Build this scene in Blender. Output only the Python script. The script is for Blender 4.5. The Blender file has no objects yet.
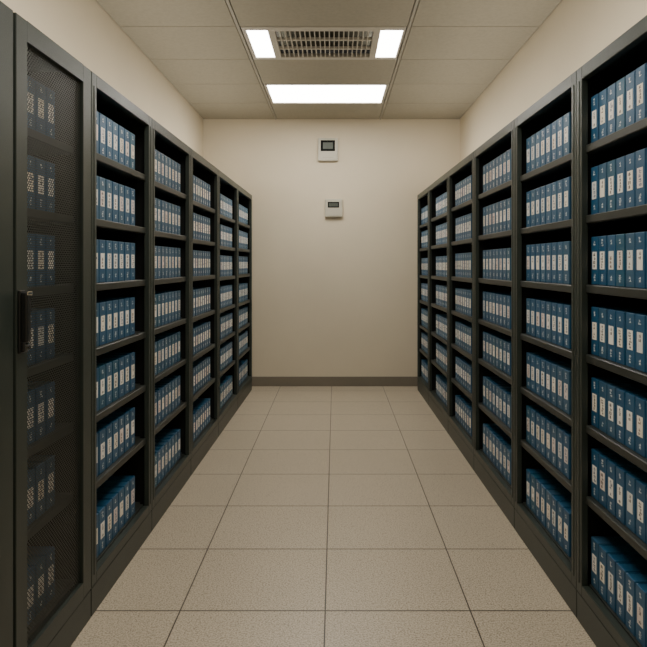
import bpy, bmesh, math, random
from mathutils import Vector, Matrix
random.seed(7)
scene = bpy.context.scene
COL = scene.collection

# ------------------------------------------------------------------ geometry of the room (metres)
F = 664.0            # focal length in pixels of a 647 px wide frame
H = 1.434            # eye height
CEIL = 3.134
XL, XR = -1.55, 1.47
YB, YF = 7.80, -1.6  # far wall, wall behind the viewer
LX0, LK = -1.010, 5.5 / F      # front plane of the mesh-cabinet row: x = LX0 + LK*y
RX0, RK = 0.996, -5.0 / F      # front plane of the opposite row

# ------------------------------------------------------------------ materials
def nodes_of(name):
    m = bpy.data.materials.new(name); m.use_nodes = True
    nt = m.node_tree
    return m, nt, nt.nodes['Principled BSDF']

def plain(name, col, rough=0.5, metal=0.0, spec=0.5, var=0.0, scale=6.0, bump=0.0, bscale=200.0):
    m, nt, b = nodes_of(name)
    b.inputs['Roughness'].default_value = rough
    b.inputs['Metallic'].default_value = metal
    b.inputs['Specular IOR Level'].default_value = spec
    tc = nt.nodes.new('ShaderNodeTexCoord')
    n = nt.nodes.new('ShaderNodeTexNoise'); n.inputs['Scale'].default_value = scale
    n.inputs['Detail'].default_value = 4
    nt.links.new(tc.outputs['Object'], n.inputs['Vector'])
    r = nt.nodes.new('ShaderNodeValToRGB')
    r.color_ramp.elements[0].position = 0.3; r.color_ramp.elements[1].position = 0.7
    r.color_ramp.elements[0].color = tuple(c * (1 - var) for c in col) + (1,)
    r.color_ramp.elements[1].color = tuple(min(1, c * (1 + var)) for c in col) + (1,)
    nt.links.new(n.outputs['Fac'], r.inputs['Fac'])
    nt.links.new(r.outputs['Color'], b.inputs['Base Color'])
    if bump:
        n2 = nt.nodes.new('ShaderNodeTexNoise'); n2.inputs['Scale'].default_value = bscale
        nt.links.new(tc.outputs['Object'], n2.inputs['Vector'])
        bp = nt.nodes.new('ShaderNodeBump'); bp.inputs['Strength'].default_value = bump
        bp.inputs['Distance'].default_value = 0.002
        nt.links.new(n2.outputs['Fac'], bp.inputs['Height'])
        nt.links.new(bp.outputs['Normal'], b.inputs['Normal'])
    return m

def floor_material():
    m, nt, b = nodes_of('speckled_tile')
    L = nt.links.new
    tc = nt.nodes.new('ShaderNodeTexCoord')
    sep = nt.nodes.new('ShaderNodeSeparateXYZ'); L(tc.outputs['Object'], sep.inputs[0])
    def M(op, a, c=None, d=None):
        n = nt.nodes.new('ShaderNodeMath'); n.operation = op
        for i, v in enumerate((a, c, d)):
            if v is None: continue
            if isinstance(v, (int, float)): n.inputs[i].default_value = v
            else: L(v, n.inputs[i])
        return n.outputs[0]
    def axis(out, off, size):
        t = M('DIVIDE', M('SUBTRACT', out, off), size)
        f = M('FRACT', t); i = M('FLOOR', t)
        d = M('MULTIPLY', M('MINIMUM', f, M('SUBTRACT', 1.0, f)), size)
        return d, i
    dx, ix = axis(sep.outputs['X'], -0.0405 - 6.0, 0.6)
    dy, iy = axis(sep.outputs['Y'], 2.746 - 5.95, 0.595)
    gx = M('LESS_THAN', dx, 0.0030)
    gy = M('LESS_THAN', dy, 0.0042)
    grout = M('MAXIMUM', gx, gy)
    # speckles
    v = nt.nodes.new('ShaderNodeTexVoronoi'); v.inputs['Scale'].default_value = 125
    L(tc.outputs['Object'], v.inputs['Vector'])
    n1 = nt.nodes.new('ShaderNodeTexNoise'); n1.inputs['Scale'].default_value = 150; n1.inputs['Detail'].default_value = 3
    L(tc.outputs['Object'], n1.inputs['Vector'])
    n2 = nt.nodes.new('ShaderNodeTexNoise'); n2.inputs['Scale'].default_value = 2.2; n2.inputs['Detail'].default_value = 5
    L(tc.outputs['Object'], n2.inputs['Vector'])
    base = nt.nodes.new('ShaderNodeValToRGB')
    e = base.color_ramp.elements
    e[0].position = .36; e[0].color = (.335, .283, .205, 1)
    e[1].position = .62; e[1].color = (.585, .502, .378, 1)
    L(n1.outputs['Fac'], base.inputs['Fac'])
    wn = nt.nodes.new('ShaderNodeTexWhiteNoise'); wn.noise_dimensions = '2D'
    cmb = nt.nodes.new('ShaderNodeCombineXYZ'); L(ix, cmb.inputs[0]); L(iy, cmb.inputs[1]); L(cmb.outputs[0], wn.inputs['Vector'])
    tone = M('ADD', M('MULTIPLY', wn.outputs['Value'], .05), M('MULTIPLY_ADD', n2.outputs['Fac'], .12, .91))
    hsv = nt.nodes.new('ShaderNodeHueSaturation'); L(base.outputs['Color'], hsv.inputs['Color']); L(tone, hsv.inputs['Value'])
    dot = M('LESS_THAN', v.outputs['Distance'], .30)
    pick = M('GREATER_THAN', M('FRACT', M('MULTIPLY', v.outputs['Color'], 7.13)), .66)
    spot = M('MULTIPLY', dot, pick)
    mx = nt.nodes.new('ShaderNodeMix'); mx.data_type = 'RGBA'
    L(M('MULTIPLY', spot, .72), mx.inputs[0]); L(hsv.outputs['Color'], mx.inputs[6]); mx.inputs[7].default_value = (.13, .10, .075, 1)
    mg = nt.nodes.new('ShaderNodeMix'); mg.data_type = 'RGBA'
    L(M('MULTIPLY', grout, .95), mg.inputs[0]); L(mx.outputs[2], mg.inputs[6]); mg.inputs[7].default_value = (.055, .042, .032, 1)
    L(mg.outputs[2], b.inputs['Base Color'])
    L(M('MULTIPLY_ADD', n1.outputs['Fac'], .12, .27), b.inputs['Roughness'])
    b.inputs['Specular IOR Level'].default_value = .32
    bp = nt.nodes.new('ShaderNodeBump'); bp.inputs['Distance'].default_value = .002; bp.inputs['Strength'].default_value = .5
    L(M('SUBTRACT', 1.0, grout), bp.inputs['Height']); L(bp.outputs['Normal'], b.inputs['Normal'])
    return m

def emit(name, col, strength):
    m, nt, b = nodes_of(name)
    b.inputs['Base Color'].default_value = (.8, .8, .78, 1)
    b.inputs['Emission Color'].default_value = col + (1,)
    tc = nt.nodes.new('ShaderNodeTexCoord')
    n = nt.nodes.new('ShaderNodeTexNoise'); n.inputs['Scale'].default_value = 400
    nt.links.new(tc.outputs['Object'], n.inputs['Vector'])
    k = nt.nodes.new('ShaderNodeMath'); k.operation = 'MULTIPLY_ADD'
    k.inputs[1].default_value = strength * .06; k.inputs[2].default_value = strength * .97
    nt.links.new(n.outputs['Fac'], k.inputs[0]); nt.links.new(k.outputs[0], b.inputs['Emission Strength'])
    return m

WALL = plain('beige_wall_paint', (.640, .560, .418), .75, spec=.2, var=.03, scale=1.6, bump=.25, bscale=90)
CEILM = plain('ceiling_tile', (.315, .283, .212), .85, spec=.15, var=.05, scale=40, bump=.5, bscale=160)
TBAR = plain('ceiling_bar_paint', (.29, .26, .197), .5, spec=.3, var=.02)
VOID = plain('dark_ceiling_void', (.03, .027, .022), .9, spec=.1, var=.1)
FLOORM = floor_material()
BASEB = plain('baseboard_vinyl', (.19, .165, .125), .5, spec=.3, var=.05)
METAL = plain('charcoal_powder_coat', (.025, .033, .026), .42, spec=.5, var=.10, scale=9, bump=.15, bscale=500)
METALD = plain('inner_black_steel', (.006, .007, .006), .6, spec=.3, var=.15, scale=9)
SHELFM = plain('shelf_black_steel', (.024, .027, .022), .45, spec=.45, var=.12, scale=9)
MESHM = plain('perforated_steel', (.028, .031, .025), .45, spec=.45, var=.1)
CHROME = plain('chrome', (.75, .72, .65), .18, metal=1.0, var=.05)
BLACKP = plain('black_handle_plastic', (.012, .013, .012), .35, spec=.5, var=.1)
WHITEP = plain('offwhite_plastic', (.47, .44, .355), .45, spec=.4, var=.02)
FRAMEP = plain('fixture_frame_paint', (.42, .38, .305), .45, spec=.35, var=.02)
LCDB = plain('display_bezel', (.004, .004, .0035), .6, spec=.1, var=.05)
LCD = plain('grey_display', (.085, .095, .080), .4, spec=.2, var=.05, scale=30)
LCDT = plain('display_digit', (.035, .038, .032), .5, var=.02)
DIFF = emit('light_diffuser', (1.0, .965, .90), 8.6)
BLUES = [plain('blue_binder_cover_' + n, c, .42, spec=.4, var=.10, scale=18, bump=.12, bscale=300) for n, c in
         (('deep', (.016, .080, .160)), ('mid', (.021, .092, .176)), ('slate', (.030, .094, .162)), ('teal', (.015, .088, .150)))]
LABELM = [plain('label_paper_' + n, c, .7, spec=.2, var=.05, scale=60) for n, c in
          (('white', (.86, .82, .74)), ('cream', (.86, .79, .66)), ('pink', (.78, .68, .61)), ('grey', (.72, .71, .66)))]
INK = [plain('label_ink_' + n, c, .7, var=.1) for n, c in (('dark', (.09, .075, .07)), ('brown', (.22, .14, .10)), ('blue', (.10, .13, .22)))]
PALE = plain('pale_spine_print', (.72, .76, .76), .6, var=.08)

# ------------------------------------------------------------------ mesh helpers
def box(bm, x0, x1, y0, y1, z0, z1, mi=0, bev=0.0, seg=1):
    vs = [bm.verts.new(p) for p in ((x0, y0, z0), (x1, y0, z0), (x1, y1, z0), (x0, y1, z0),
                                    (x0, y0, z1), (x1, y0, z1), (x1, y1, z1), (x0, y1, z1))]
    fs = [bm.faces.new([vs[i] for i in q]) for q in ((0, 3, 2, 1), (4, 5, 6, 7), (0, 1, 5, 4), (1, 2, 6, 5), (2, 3, 7, 6), (3, 0, 4, 7))]
    for f in fs: f.material_index = mi
    if bev:
        es = list({e for f in fs for e in f.edges})
        r = bmesh.ops.bevel(bm, geom=es, offset=bev, segments=seg, profile=.5, affect='EDGES', clamp_overlap=True)
        for f in r['faces']: f.material_index = mi
    return fs

def quad(bm, pts, mi=0):
    f = bm.faces.new([bm.verts.new(p) for p in pts]); f.material_index = mi
    return f

def disc(bm, c, axis, r, depth, seg=20, mi=0, r2=None):
    q = Vector((0, 0, 1)).rotation_difference(Vector(axis)).to_matrix().to_4x4()
    ret = bmesh.ops.create_cone(bm, cap_ends=True, segments=seg, radius1=r, radius2=r if r2 is None else r2, depth=depth,
                                matrix=Matrix.Translation(c) @ q)
    for f in {f for v in ret['verts'] for f in v.link_faces}: f.material_index = mi

def data_of(name, bm, mats):
    me = bpy.data.meshes.new(name)
    bm.normal_update(); bm.to_mesh(me); bm.free()
    for m in (mats if isinstance(mats, (list, tuple)) else [mats]): me.materials.append(m)
    return me

def link(name, me, parent=None, loc=(0, 0, 0)):
    o = bpy.data.objects.new(name, me); COL.objects.link(o)
    o.location = loc
    if parent is not None: o.parent = parent
    return o

def part(name, bm, mats, parent, loc=(0, 0, 0)):
    return link(name, data_of(name, bm, mats), parent, loc)

def pbox(name, parent, mats, *dims, bev=.0015, loc=(0, 0, 0)):
    bm = bmesh.new(); box(bm, *dims, bev=bev)
    return part(name, bm, mats, parent, loc)

def thing(name, label, cat, loc=(0, 0, 0), rz=0.0, group=None):
    o = bpy.data.objects.new(name, None); COL.objects.link(o)
    o.empty_display_size = .1
    o.location = loc; o.rotation_euler = (0, 0, rz)
    o['label'] = label; o['category'] = cat
    if group: o['group'] = group
    return o

def structure(name, bm, mats, label=None, cat=None):
    o = link(name, data_of(name, bm, mats)); o['kind'] = 'structure'
    if label: o['label'] = label
    if cat: o['category'] = cat
    return o

# ------------------------------------------------------------------ room shell
T = .12
def slab(name, dims, m, label, cat):
    bm = bmesh.new(); box(bm, *dims); return structure(name, bm, m, label, cat)
slab('floor', (XL - T, XR + T, YF - T, YB + T, -.1, 0), FLOORM, 'beige speckled square floor tiles with thin dark joints', 'floor')
slab('wall_left', (XL - T, XL, YF - T, YB + T, 0, CEIL + .2), WALL, 'beige wall above the row with the mesh cabinet', 'wall')
slab('wall_right', (XR, XR + T, YF - T, YB + T, 0, CEIL + .2), WALL, 'beige wall above the row without mesh cabinet', 'wall')
slab('wall_back', (XL, XR, YB, YB + T, 0, CEIL + .2), WALL, 'beige end wall carrying two small control panels', 'wall')
slab('wall_front', (XL, XR, YF - T, YF, 0, CEIL + .2), WALL, 'beige wall behind the viewer', 'wall')
def baseboard(name, dims, label):
    bm = bmesh.new(); box(bm, *dims, bev=.003); structure(name, bm, BASEB, label, 'baseboard')
baseboard('baseboard_back', (XL, XR, YB - .014, YB, 0, .112), 'dark taupe baseboard along the end wall')
baseboard('baseboard_left', (XL, XL + .014, YF, YB - .014, 0, .112), 'dark taupe baseboard behind the mesh cabinet row')
baseboard('baseboard_right', (XR - .014, XR, YF, YB - .014, 0, .112), 'dark taupe baseboard behind the opposite row')

# ceiling: tiles with open joints under a dark void, and T bars along the room
TX = (-.695, .532)
TY = [7.03 - .7575 * i for i in range(12)]
yedges = [YB] + TY
bm = bmesh.new()
box(bm, XL - T, XR + T, YF - T, YB + T, CEIL + .14, CEIL + .2, 1)
cols = [(XL + .006, TX[0] - .016), (TX[0] + .016, TX[1] - .016), (TX[1] + .016, XR - .006)]
FIX = {1: 'panel', 3: 'combo'}
for i in range(len(yedges)):
    y1 = yedges[i] - .0045
    y0 = (yedges[i + 1] if i + 1 < len(yedges) else YF) + .0045
    if y1 - y0 < .02: continue
    for k, (x0, x1) in enumerate(cols):
        if k == 1 and i in FIX: continue
        box(bm, x0, x1, y0, y1, CEIL, CEIL + .016, 0, bev=.0015)
ceiling = structure('ceiling', bm, [CEILM, VOID], 'beige suspended ceiling of rectangular tiles', 'ceiling')
for tx in TX:
    bm = bmesh.new(); box(bm, tx - .0105, tx + .0105, YF, YB, CEIL - .004, CEIL + .02, bev=.001)
    o = part('grid_bar', bm, TBAR, ceiling)

# ------------------------------------------------------------------ ceiling fixtures
def frame_ring(bm, X0, X1, Y0, Y1, x0, x1, y0, y1, z0, z1, mi=0):
    box(bm, X0, X1, Y0, y0, z0, z1, mi); box(bm, X0, X1, y1, Y1, z0, z1, mi)
    box(bm, X0, x0, y0, y1, z0, z1, mi); box(bm, x1, X1, y0, y1, z0, z1, mi)

def ceiling_light(label, X0, X1, Y0, Y1, x0, x1, y0, y1, group):
    cx, cy = (X0 + X1) / 2, (Y0 + Y1) / 2
    t = thing('ceiling_light', label, 'ceiling light', (cx, cy, CEIL), 0, group)
    bm = bmesh.new()
    frame_ring(bm, X0 - cx, X1 - cx, Y0 - cy, Y1 - cy, x0 - cx, x1 - cx, y0 - cy, y1 - cy, -.003, .03)
    part('frame', bm, FRAMEP, t)
    bm = bmesh.new(); box(bm, x0 - cx, x1 - cx, y0 - cy, y1 - cy, .004, .012)
    part('diffuser', bm, DIFF, t)
    return t
cx0, cx1 = cols[1]
# large rectangular light, one row before the end wall
ceiling_light('large bright rectangular ceiling light near the end wall', cx0 + .004, cx1 - .004, yedges[2] + .003, yedges[1] - .003,
              -.648, .484, 6.305, 7.0, None)
# combined row: light, air grille, light
ya, yb = yedges[4] + .003, yedges[3] - .003
xa, xb = -.470, .315
ceiling_light('small bright ceiling light beside the air grille, above the mesh cabinet row', cx0 + .004, xa, ya, yb, -.646, -.492, 4.825, 5.465, None)
ceiling_light('small bright ceiling light beside the air grille, on the side away from mesh cabinet', xb, cx1 - .004, ya, yb, .333, .496, 4.825, 5.465, None)
gx0, gx1, gy0, gy1 = -.441, .283, 4.84, 5.455
gcx, gcy = (gx0 + gx1) / 2, (gy0 + gy1) / 2
g = thing('air_grille', 'beige slatted ventilation grille in the ceiling between two small lights', 'vent', (gcx, gcy, CEIL))
bm = bmesh.new(); frame_ring(bm, xa - gcx, xb - gcx, ya - gcy, yb - gcy, gx0 - gcx, gx1 - gcx, gy0 - gcy, gy1 - gcy, -.004, .03)
part('frame', bm, FRAMEP, g)
bm = bmesh.new()
NV = 20
for k in range(1, NV):
    x = gx0 - gcx + (gx1 - gx0) * k / NV
    fs = box(bm, x - .0035, x + .0035, gy0 - gcy, gy1 - gcy, 0, .035)
part('vane_grille', bm, FRAMEP, g)
bm = bmesh.new()
for k in (1, 2):
    y = gy0 - gcy + (gy1 - gy0) * k / 3
    box(bm, gx0 - gcx, gx1 - gcx, y - .010, y + .010, -.002, .02)
part('cross_grille', bm, FRAMEP, g)
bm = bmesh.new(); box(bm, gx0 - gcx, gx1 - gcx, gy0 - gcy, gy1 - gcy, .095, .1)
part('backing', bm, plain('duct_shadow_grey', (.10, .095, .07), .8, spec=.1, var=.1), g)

# lamps standing for the fixtures further along the same ceiling, over the near part of the aisle
def lamp(x, y, sx, sy, watts):
    l = bpy.data.lights.new('aisle_lamp', 'AREA'); l.shape = 'RECTANGLE'; l.size = sx; l.size_y = sy
    l.energy = watts; l.color = (1.0, .95, .87)
    o = bpy.data.objects.new('aisle_lamp', l); COL.objects.link(o); o.location = (x, y, CEIL - .03)
lamp(-.08, 2.85, 1.1, .66, 16)
lamp(-.08, 1.0, 1.1, .66, 16)
# long unseen fill lamps added above the rack tops to brighten the ceiling
def ceiling_fill(x, y, ly, watts, rz):
    l = bpy.data.lights.new('ceiling_fill_lamp', 'AREA'); l.shape = 'RECTANGLE'; l.size = .3; l.size_y = ly
    l.energy = watts; l.color = (1.0, .95, .87)
    o = bpy.data.objects.new('ceiling_fill_lamp', l); COL.objects.link(o); o.location = (x, y, 2.245); o.rotation_euler = (math.pi, 0, rz)
ceiling_fill(LX0 - .2 + LK * 4.2, 4.2, 6.4, 13, math.atan(LK))
ceiling_fill(RX0 + .2 + RK * 4.2, 4.2, 6.4, 13, math.atan(-RK))

# ------------------------------------------------------------------ control panels on the end wall
def mpp(): return YB / F
def wx(px): return (px - 335) / F * YB
def wz(py): return H - (py - 264) / F * YB
def controller(label, px0, px1, py0, py1, s, digits):
    X0, X1, Z1, Z0 = wx(px0), wx(px1), wz(py0), wz(py1)
    cx, cz = (X0 + X1) / 2, (Z0 + Z1) / 2
    t = thing('wall_controller', label, 'control panel', (cx, YB, cz))
    w, h = (X1 - X0) / 2, (Z1 - Z0) / 2
    bm = bmesh.new()
    box(bm, -w * .96, w * .96, -.012, 0, -h * .96, h * .96)
    box(bm, -w, w, -.045, -.010, -h, h, bev=.006, seg=2)
    part('housing', bm, WHITEP, t)
    sx0, sx1, sz1, sz0 = wx(s[0]) - cx, wx(s[1]) - cx, wz(s[2]) - cz, wz(s[3]) - cz
    bm = bmesh.new(); box(bm, -w * .84, w * .84, -.048, -.044, -h * .86, sz1 + h * .14, bev=.0015)
    part('face_plate', bm, WHITEP, t)
    bm = bmesh.new(); frame_ring2(bm, sx0, sx1, sz0, sz1, .20 * (sz1 - sz0), -.051, -.047)
    d = part('display_bezel', bm, LCDB, t)
    k = .15 * (sz1 - sz0)
    bm = bmesh.new(); box(bm, sx0 + k, sx1 - k, -.0492, -.047, sz0 + k, sz1 - k)
    d = part('display', bm, LCD, t)
    if digits:
        bm = bmesh.new()
        n = 4
        zc = (sz0 + sz1) / 2; hh = (sz1 - sz0) * .2; ww = (sx1 - sx0) * .06
        for i in range(n):
            x = sx0 + (sx1 - sx0) * (.24 + .175 * i)
            for a in ((-1, -1, -1, 1), (1, 1, -1, 1)):
                box(bm, x + a[0] * ww - .001, x + a[0] * ww + .001, -.0498, -.049, zc - hh, zc + hh)
            for z in ((-1, 0, 1) if i != 2 else (-1, 1)):
                box(bm, x - ww, x + ww, -.0498, -.049, zc + z * hh - .001, zc + z * hh + .001)
        part('digit_lettering', bm, LCDT, d)
    else:
        bm = bmesh.new(); box(bm, -w * .5, w * .5, -.0495, -.0475, -h * .74, -h * .68, bev=.0005)
        part('seam_line', bm, FRAMEP, t)
    return t
def frame_ring2(bm, x0, x1, z0, z1, k, y0, y1):
    box(bm, x0, x1, y0, y1, z0, z0 + k); box(bm, x0, x1, y0, y1, z1 - k, z1)
    box(bm, x0, x0 + k, y0, y1, z0 + k, z1 - k); box(bm, x1 - k, x1, y0, y1, z0 + k, z1 - k)
controller('larger off-white control panel with grey screen high on the end wall', 318, 338, 138.6, 161.4, (320.8, 335.0, 141, 151.8), False)
controller('smaller off-white control panel with narrow display, below the larger one', 325, 342.4, 199.3, 217.2, (327.8, 339.1, 202.3, 208.0), True)

# ------------------------------------------------------------------ racks
DEPTH = .44
ZT, ZO, ZP, ZOB, ZD = 1.547 * H, 1.510 * H, .0795 * H, .112 * H, .117 * H
SH = [z * H for z in (1.328, 1.134, .943, .751, .556, .360)]
ST = .032
def hs(*v): return [z * H for z in v]
L_SH = {1: SH, 2: hs(1.322, 1.130, .941, .748, .560, .360), 3: hs(1.311, 1.124, .938, .739, .546, .350),
        4: hs(1.298, 1.110, .922, .728, .541, .346), 5: hs(1.303, 1.113, .925, .720, .535, .344)}
R_SH = {1: SH, 2: hs(1.327, 1.132, .938, .743, .545, .350), 3: hs(1.329, 1.134, .933, .739, .551, .340),
        4: hs(1.325, 1.129, .928, .731, .539, .338), 5: hs(1.316, 1.126, .919, .727, .529, .333), 6: hs(1.304, 1.122, .914, .718, .521, .333)}
POST, PD = .055, .026
S_SHELF, S_BOOK = .016, .036
BH = .131 * H

LROT = math.atan2(1, LK)
RROT = math.atan2(-1, -RK)
def lpos(y, z=0): return (LX0 + LK * y, y, z)
def rpos(y, z=0): return (RX0 + RK * y, y, z)

def rack(label, pos, rz, W, heights):
    W -= .004
    t = thing('open_rack', label, 'rack', pos, rz, 'open binder racks along the aisle')
    for x0 in (0, W - POST):
        bm = bmesh.new()
        box(bm, x0, x0 + POST, 0, PD, ZP + .004, ZT, bev=.002)
        # pressed rib running down the post
        box(bm, x0 + POST * .42, x0 + POST * .58, -.0025, .003, ZOB, ZO, bev=.001)
        part('post', bm, METAL, t)
    for x0 in (.004, W - .020):
        pbox('side_panel', t, METALD, x0, x0 + .016, PD, DEPTH - .01, ZP, ZT - .006)
    pbox('header', t, METAL, POST, W - POST, 0, .03, ZO, ZT, bev=.002)
    pbox('top_panel', t, METAL, .02, W - .02, .03, DEPTH, ZT - .012, ZT - .002)
    pbox('back_panel', t, METALD, .004, W - .004, DEPTH - .01, DEPTH, ZP, ZT - .012)
    pbox('bottom_rail', t, METAL, POST, W - POST, 0, .03, ZP + .004, ZOB, bev=.002)
    pbox('deck', t, SHELFM, .020, W - .020, .03 + .026, DEPTH - .01, ZD - .02, ZD, bev=.001)
    bm = bmesh.new(); box(bm, POST, W - POST, .03, .058, ZD - .02, ZD, bev=.001); part('deck_lip', bm, SHELFM, t)
    pbox('plinth', t, METAL, .001, W - .001, .001, DEPTH - .02, 0, ZP, bev=.002)
    for z in heights:
        bm = bmesh.new()
        box(bm, POST, W - POST, S_SHELF, .058, z - ST, z, bev=.003)
        box(bm, .020, W - .020, .056, DEPTH - .01, z - .02, z, bev=.0)
        part('shelf', bm, SHELFM, t)
    return t

LS = [2.064, 2.696, 3.560, 4.490, 5.505, 6.536, 7.588]
RS = [1.76, 2.683, 3.590, 4.600, 5.600, 6.710, 7.568]
ordn = ['first', 'second', 'third', 'fourth', 'fifth', 'sixth', 'seventh', 'eighth', 'ninth', 'tenth']
for i in range(1, 6):
    lab = ['', 'black open rack of blue binders adjoining the mesh-door cabinet',
           'second open black rack along from the mesh-door cabinet', 'third open black rack along from the mesh-door cabinet',
           'fourth open black rack along from the mesh-door cabinet', 'last open black rack of the mesh cabinet row, beside the end wall'][i]
    rack(lab, lpos(LS[i]), LROT, LS[i + 1] - LS[i], L_SH[i])
for i in range(6):
    lab = ['black open rack of blue binders facing the mesh-door cabinet', 'second open black rack in the row facing the mesh-door cabinet',
           'third open black rack in the row facing the mesh-door cabinet', 'fourth open black rack in the row facing the mesh-door cabinet',
           'fifth open black rack in the row facing the mesh-door cabinet', 'last open black rack facing the mesh cabinet row, beside the end wall'][i]
    rack(lab, rpos(RS[i + 1]), RROT, RS[i + 1] - RS[i], R_SH[i + 1])

# mesh-door cabinet
def mesh_cabinet():
    W = LS[1] - LS[0] - .006
    t = thing('mesh_door_cabinet', 'tall black cabinet with a perforated mesh door and swing handle', 'cabinet', lpos(LS[0]), LROT)
    for x0 in (.004, W - .020):
        pbox('side_panel', t, METALD, x0, x0 + .016, .03, DEPTH - .01, ZP, ZT - .006)
    pbox('top_panel', t, METAL, .004, W - .004, .03, DEPTH, ZT - .012, ZT - .002)
    pbox('back_panel', t, METALD, .004, W - .004, DEPTH - .01, DEPTH, ZP, ZT - .012)
    pbox('deck', t, SHELFM, .020, W - .020, .06, DEPTH - .01, ZD - .02, ZD)
    pbox('plinth', t, METAL, .001, W - .001, .001, DEPTH - .02, 0, ZP, bev=.002)
    for z in SH:
        bm = bmesh.new(); box(bm, .020, W - .020, .062, DEPTH - .01, z - ST, z, bev=.003)
        part('shelf', bm, SHELFM, t)
    # door: frame, mesh, handle
    S0, S1 = .079, W - .082
    Z0, Z1 = .126 * H, 1.500 * H
    zb = ZP + .004
    bm = bmesh.new()
    x0, x1 = .004, W
    box(bm, x0, S0, 0, .026, zb, ZT, bev=.002); box(bm, S1, x1, 0, .026, zb, ZT, bev=.002)
    box(bm, S0 - .001, S1 + .001, 0.0002, .0258, zb, Z0, bev=0); box(bm, S0 - .001, S1 + .001, 0.0002, .0258, Z1, ZT, bev=0)
    door = part('door', bm, METAL, t)
    # honeycomb sheet
    px, pz = .0150, .0080                      # drawn-out hexagonal holes in staggered rows
    nx = int((S1 - S0) / px) + 2; nz = int((Z1 - Z0) / pz) + 2
    verts, faces = [], []
    hexa = [(0, 2 / 3), (.5, 1 / 3), (.5, -1 / 3), (0, -2 / 3), (-.5, -1 / 3), (-.5, 1 / 3)]
    for j in range(nz):
        for i in range(nx):
            cx = S0 + (i + (.5 if j % 2 else 0)) * px; cz = Z0 + j * pz
            b = len(verts)
            for r in (1.0, .67):
                for u, v in hexa:
                    verts.append((min(max(cx + r * u * px, S0 - .002), S1 + .002), .014, min(max(cz + r * v * pz, Z0 - .002), Z1 + .002)))
            for k in range(6):
                faces.append((b + k, b + (k + 1) % 6, b + 6 + (k + 1) % 6, b + 6 + k))
    me = bpy.data.meshes.new('mesh_panel'); me.from_pydata(verts, [], faces); me.materials.append(MESHM)
    o = link('mesh_panel', me, door); o['label'] = 'dark perforated steel mesh panel'
    bm = bmesh.new()
    hz0, hz1 = 1.157, 1.347
    box(bm, .012, .052, -.008, .001, hz0 - .004, hz1 + .004, bev=.003, seg=2)
    box(bm, .016, .046, -.029, -.006, hz0 + .03, hz1 - .002, bev=.006, seg=2)
    box(bm, .016, .046, -.020, -.006, hz0, hz0 + .032, bev=.004, seg=2)
    hd = part('handle', bm, BLACKP, door); hd['label'] = 'black plastic swing handle'
    bm = bmesh.new()
    box(bm, .018, .050, -.031, -.023, hz1 - .012, hz1 + .001, bev=.003, seg=2)
    box(bm, .044, .050, -.029, -.014, hz1 - .014, hz1, bev=.002, seg=2)
    part('handle_tip', bm, CHROME, door)['label'] = 'chrome handle tip'
    bm = bmesh.new()
    disc(bm, (.034, -.023, hz0 + .016), (0, -1, 0), .012, .006)
    disc(bm, (.034, -.0265, hz0 + .016), (0, -1, 0), .006, .003, mi=1)
    part('key_lock', bm, [CHROME, BLACKP], door)['label'] = 'round chrome key lock'
mesh_cabinet()

def solid_cabinet():
    W = .62
    y0 = LS[0] - .012 - W
    t = thing('steel_cabinet', 'plain solid-fronted charcoal cabinet next to the mesh-door cabinet', 'cabinet', lpos(y0), LROT)
    pbox('carcass', t, METAL, 0, W, .028, DEPTH, ZP, ZT - .002)
    pbox('plinth', t, METAL, .001, W - .001, .001, DEPTH - .02, 0, ZP, bev=.002)
    pbox('door', t, METAL, .002, W - .001, 0, .026, ZP + .004, ZT, bev=.003)
solid_cabinet()

# ------------------------------------------------------------------ binders
BW, BD = .0765, .20          # spine width of the shared mesh, depth
def glyph(bm, cx, cz, w, h, y, rnd, mi=0):
    """a small illegible character: a few strokes"""
    s = .18 * w
    for k in range(rnd.randint(2, 3)):
        z = cz - h / 2 + h * (k + .5) / 3 + rnd.uniform(-.1, .1) * h
        a = rnd.uniform(.55, 1) * w / 2
        quad(bm, ((cx - a, y, z - .09 * h), (cx + a, y, z - .09 * h), (cx + a, y, z + .09 * h), (cx - a, y, z + .09 * h)), mi)
    for k in range(rnd.randint(1, 2)):
        x = cx + rnd.uniform(-.35, .35) * w
        quad(bm, ((x - s / 2, y - .00005, cz - h / 2), (x + s / 2, y - .00005, cz - h / 2), (x + s / 2, y - .00005, cz + h / 2), (x - s / 2, y - .00005, cz + h / 2)), mi)

LZ0, LZ1 = .325 * BH, .685 * BH
LW = .57 * BW
def cover_data(mat):
    bm = bmesh.new()
    w = BW / 2
    box(bm, -w + .0012, w - .0012, 0, .010, 0, BH, bev=.0028, seg=2)      # spine
    box(bm, -w + .0012, -w + .0050, .006, BD, 0, BH, bev=.001)            # boards
    box(bm, w - .0050, w - .0012, .006, BD, 0, BH, bev=.001)
    box(bm, -w + .0048, w - .0048, .008, BD - .004, .002, BH - .003)      # closed box between the boards
    box(bm, -w + .010, w - .010, .07, .074, BH - .0035, BH - .001)        # lid fold
    return data_of('cover', bm, mat)
def label_data(mat):
    bm = bmesh.new(); box(bm, -LW / 2, LW / 2, -.0008, .0004, LZ0, LZ1, bev=.0002)
    return data_of('spine_label', bm, mat)
def ink_data(seed, mat):
    rnd = random.Random(seed); bm = bmesh.new()
    n = rnd.randint(4, 6); hgt = (LZ1 - LZ0) * .88
    for k in range(n):
        if rnd.random() < .12: continue
        z = LZ1 - (LZ1 - LZ0) * .06 - hgt * (k + .5) / n
        glyph(bm, rnd.uniform(-.08, .12) * LW, z, LW * rnd.uniform(.38, .62), hgt / n * .8, -.00095, rnd)
    return data_of('label_lettering', bm, mat)
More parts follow.
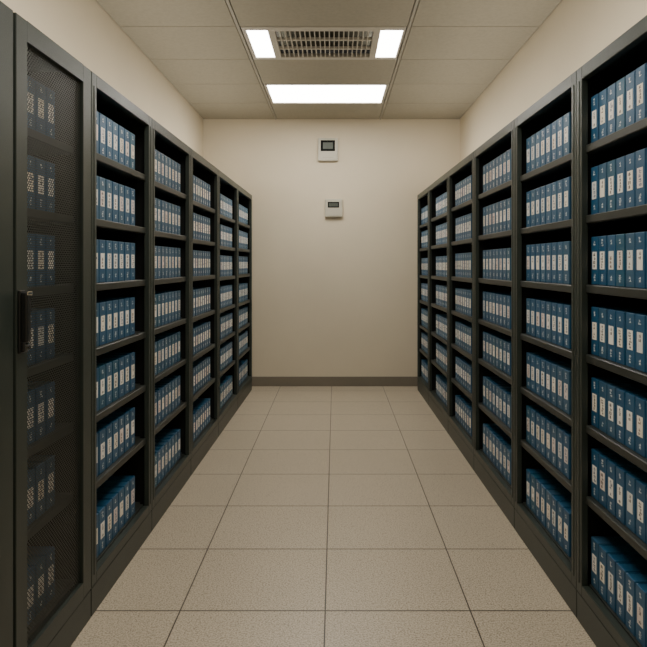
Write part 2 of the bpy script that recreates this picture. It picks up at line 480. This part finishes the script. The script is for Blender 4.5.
def pale_data(name, seed, zc):
    rnd = random.Random(seed); bm = bmesh.new(); n = rnd.randint(2, 3)
    for k in range(n):
        glyph(bm, rnd.uniform(-.05, .05) * BW, (zc + (k - (n - 1) / 2) * .050) * BH, BW * rnd.uniform(.18, .28), BH * .042, -.0004, rnd)
    return data_of(name, bm, PALE)
COVERS = [cover_data(m) for m in BLUES]
LABELS = [label_data(m) for m in LABELM]
INKS = [ink_data(s, INK[(0, 0, 1, 0, 2)[s % 5]]) for s in range(10)]
UPPERS = [pale_data('upper_lettering', 100 + s, .865) for s in range(6)]
LOWERS = [pale_data('lower_lettering', 200 + s, .155) for s in range(6)]

TIER = ['top tier', 'second tier', 'third tier', 'fourth tier', 'fifth tier', 'sixth tier', 'bottom tier']
TZ = SH + [ZD]
def binder(pos, rz, label, group, sx):
    t = thing('binder', label, 'binder', pos, rz, group)
    t.scale = (sx, 1, 1)
    link('cover', random.choices(COVERS, (5, 5, 2, 1))[0], t)
    s = link('spine_label', random.choices(LABELS, (5, 3, 2, 1))[0], t)
    link('label_lettering', random.choice(INKS), s)
    link('upper_lettering', random.choice(UPPERS), t)
    link('lower_lettering', random.choice(LOWERS), t)
    return t

def at(left, y, z, setback):
    """world position of a point SETBACK behind the front plane of a row"""
    x, yy, _ = (lpos if left else rpos)(y)
    rot = LROT if left else RROT
    d = Vector((-math.sin(rot), math.cos(rot), 0))        # local +y = into the rack
    return (x + d.x * setback, yy + d.y * setback, z + .0004)

def row_of(left, yfar, n, pitch, heights, where, group, jit=.002):
    rot = LROT if left else RROT
    for ti, z in enumerate(heights + [ZD]):
        for k in range(n):
            yc = yfar - pitch * (k + .5)
            lab = 'blue binder, %s from back end, %s %s' % (ordn[k], TIER[ti], where)
            binder(at(left, yc, z, S_BOOK + random.uniform(0, jit)), rot, lab, group, (pitch - .0055) / BW)

# the three hundred or so that show largest
for ti, z in enumerate(TZ):
    for k in range(4):
        yc = 2.540 - .083 * (k + .5)
        binder(at(True, yc, z, .080), LROT, 'blue binder, %s from back end, %s behind the mesh door' % (ordn[k], TIER[ti]),
               'binders behind the mesh door', .077 / BW)
row_of(True, 3.388, 7, .0845, L_SH[1], 'of rack adjoining mesh cabinet', 'binders in the rack adjoining the mesh cabinet')
row_of(True, 4.347, 8, .0785, L_SH[2], 'of second rack from mesh cabinet', 'binders in the second rack from the mesh cabinet')
row_of(False, 2.632, 7, .0765, R_SH[1], 'of rack facing mesh cabinet', 'binders in the rack facing the mesh cabinet')
row_of(False, 3.500, 8, .0795, R_SH[2], 'of second rack facing mesh cabinet row', 'binders in the second rack facing the mesh cabinet row')
row_of(False, 4.492, 8, .0865, R_SH[3], 'of third rack facing mesh cabinet row', 'binders in the third rack facing the mesh cabinet row')

# all the smaller, more distant ones: one mass
def mass():
    bm = bmesh.new(); rnd = random.Random(3)
    blocks = [(True, 5.345, 8, .0785, L_SH[3]), (True, 6.43, 8, .080, L_SH[4]), (True, 7.49, 8, .080, L_SH[5]),
              (False, 5.472, 8, .0765, R_SH[4]), (False, 6.48, 8, .080, R_SH[5]), (False, 7.505, 7, .080, R_SH[6]),
              (False, 2.632 - 7 * .0765, 3, .0765, R_SH[1])]
    for left, yfar, n, pitch, heights in blocks:
        rot = LROT if left else RROT
        for z in heights + [ZD]:
            for k in range(n):
                p = at(left, yfar - pitch * (k + .5), z, S_BOOK + rnd.uniform(0, .002))
                nv = len(bm.verts)
                w = pitch / 2 - .0050
                box(bm, -w, w, 0, BD, 0, BH, rnd.choices((0, 1, 2, 3), (5, 5, 2, 1))[0], bev=.002)
                lw = w * .62
                box(bm, -lw, lw, -.0008, .0004, LZ0, LZ1, 4 + rnd.choices((0, 1, 2, 3), (5, 3, 2, 1))[0])
                for _ in range(2):
                    zc = rnd.uniform(LZ0 + .01, LZ1 - .01); a = lw * rnd.uniform(.25, .5)
                    quad(bm, ((-a, -.001, zc - .003), (a, -.001, zc - .003), (a, -.001, zc + .003), (-a, -.001, zc + .003)), 8)
                for zc in (.13, .18, .84, .89):
                    a = w * .2
                    quad(bm, ((-a, -.0004, zc * BH - .003), (a, -.0004, zc * BH - .003), (a, -.0004, zc * BH + .003), (-a, -.0004, zc * BH + .003)), 9)
                bm.verts.ensure_lookup_table()
                bmesh.ops.transform(bm, matrix=Matrix.Translation(p) @ Matrix.Rotation(rot, 4, 'Z'), verts=bm.verts[nv:])
    o = link('distant_binder_rows', data_of('distant_binder_rows', bm, BLUES + LABELM + [INK[0], PALE]))
    o['kind'] = 'stuff'; o['label'] = 'rows of small blue binders filling the racks toward the end wall'; o['category'] = 'binders'
mass()

# ------------------------------------------------------------------ world, camera, view
w = bpy.data.worlds.new('dim_world'); scene.world = w; w.use_nodes = True
w.node_tree.nodes['Background'].inputs[0].default_value = (.5, .47, .42, 1)
w.node_tree.nodes['Background'].inputs[1].default_value = .05
cam = bpy.data.cameras.new('camera'); co = bpy.data.objects.new('camera', cam); COL.objects.link(co)
co.location = (0, 0, H); co.rotation_euler = (math.pi / 2, 0, 0)
cam.sensor_width = 36; cam.lens = F / 647 * 36
cam.shift_x = -(335 - 323.5) / 647
cam.shift_y = -(323.5 - 264) / 647
cam.clip_start = .05
scene.camera = co
scene.view_settings.view_transform = 'AgX'
scene.view_settings.look = 'None'
scene.view_settings.exposure = 0.95
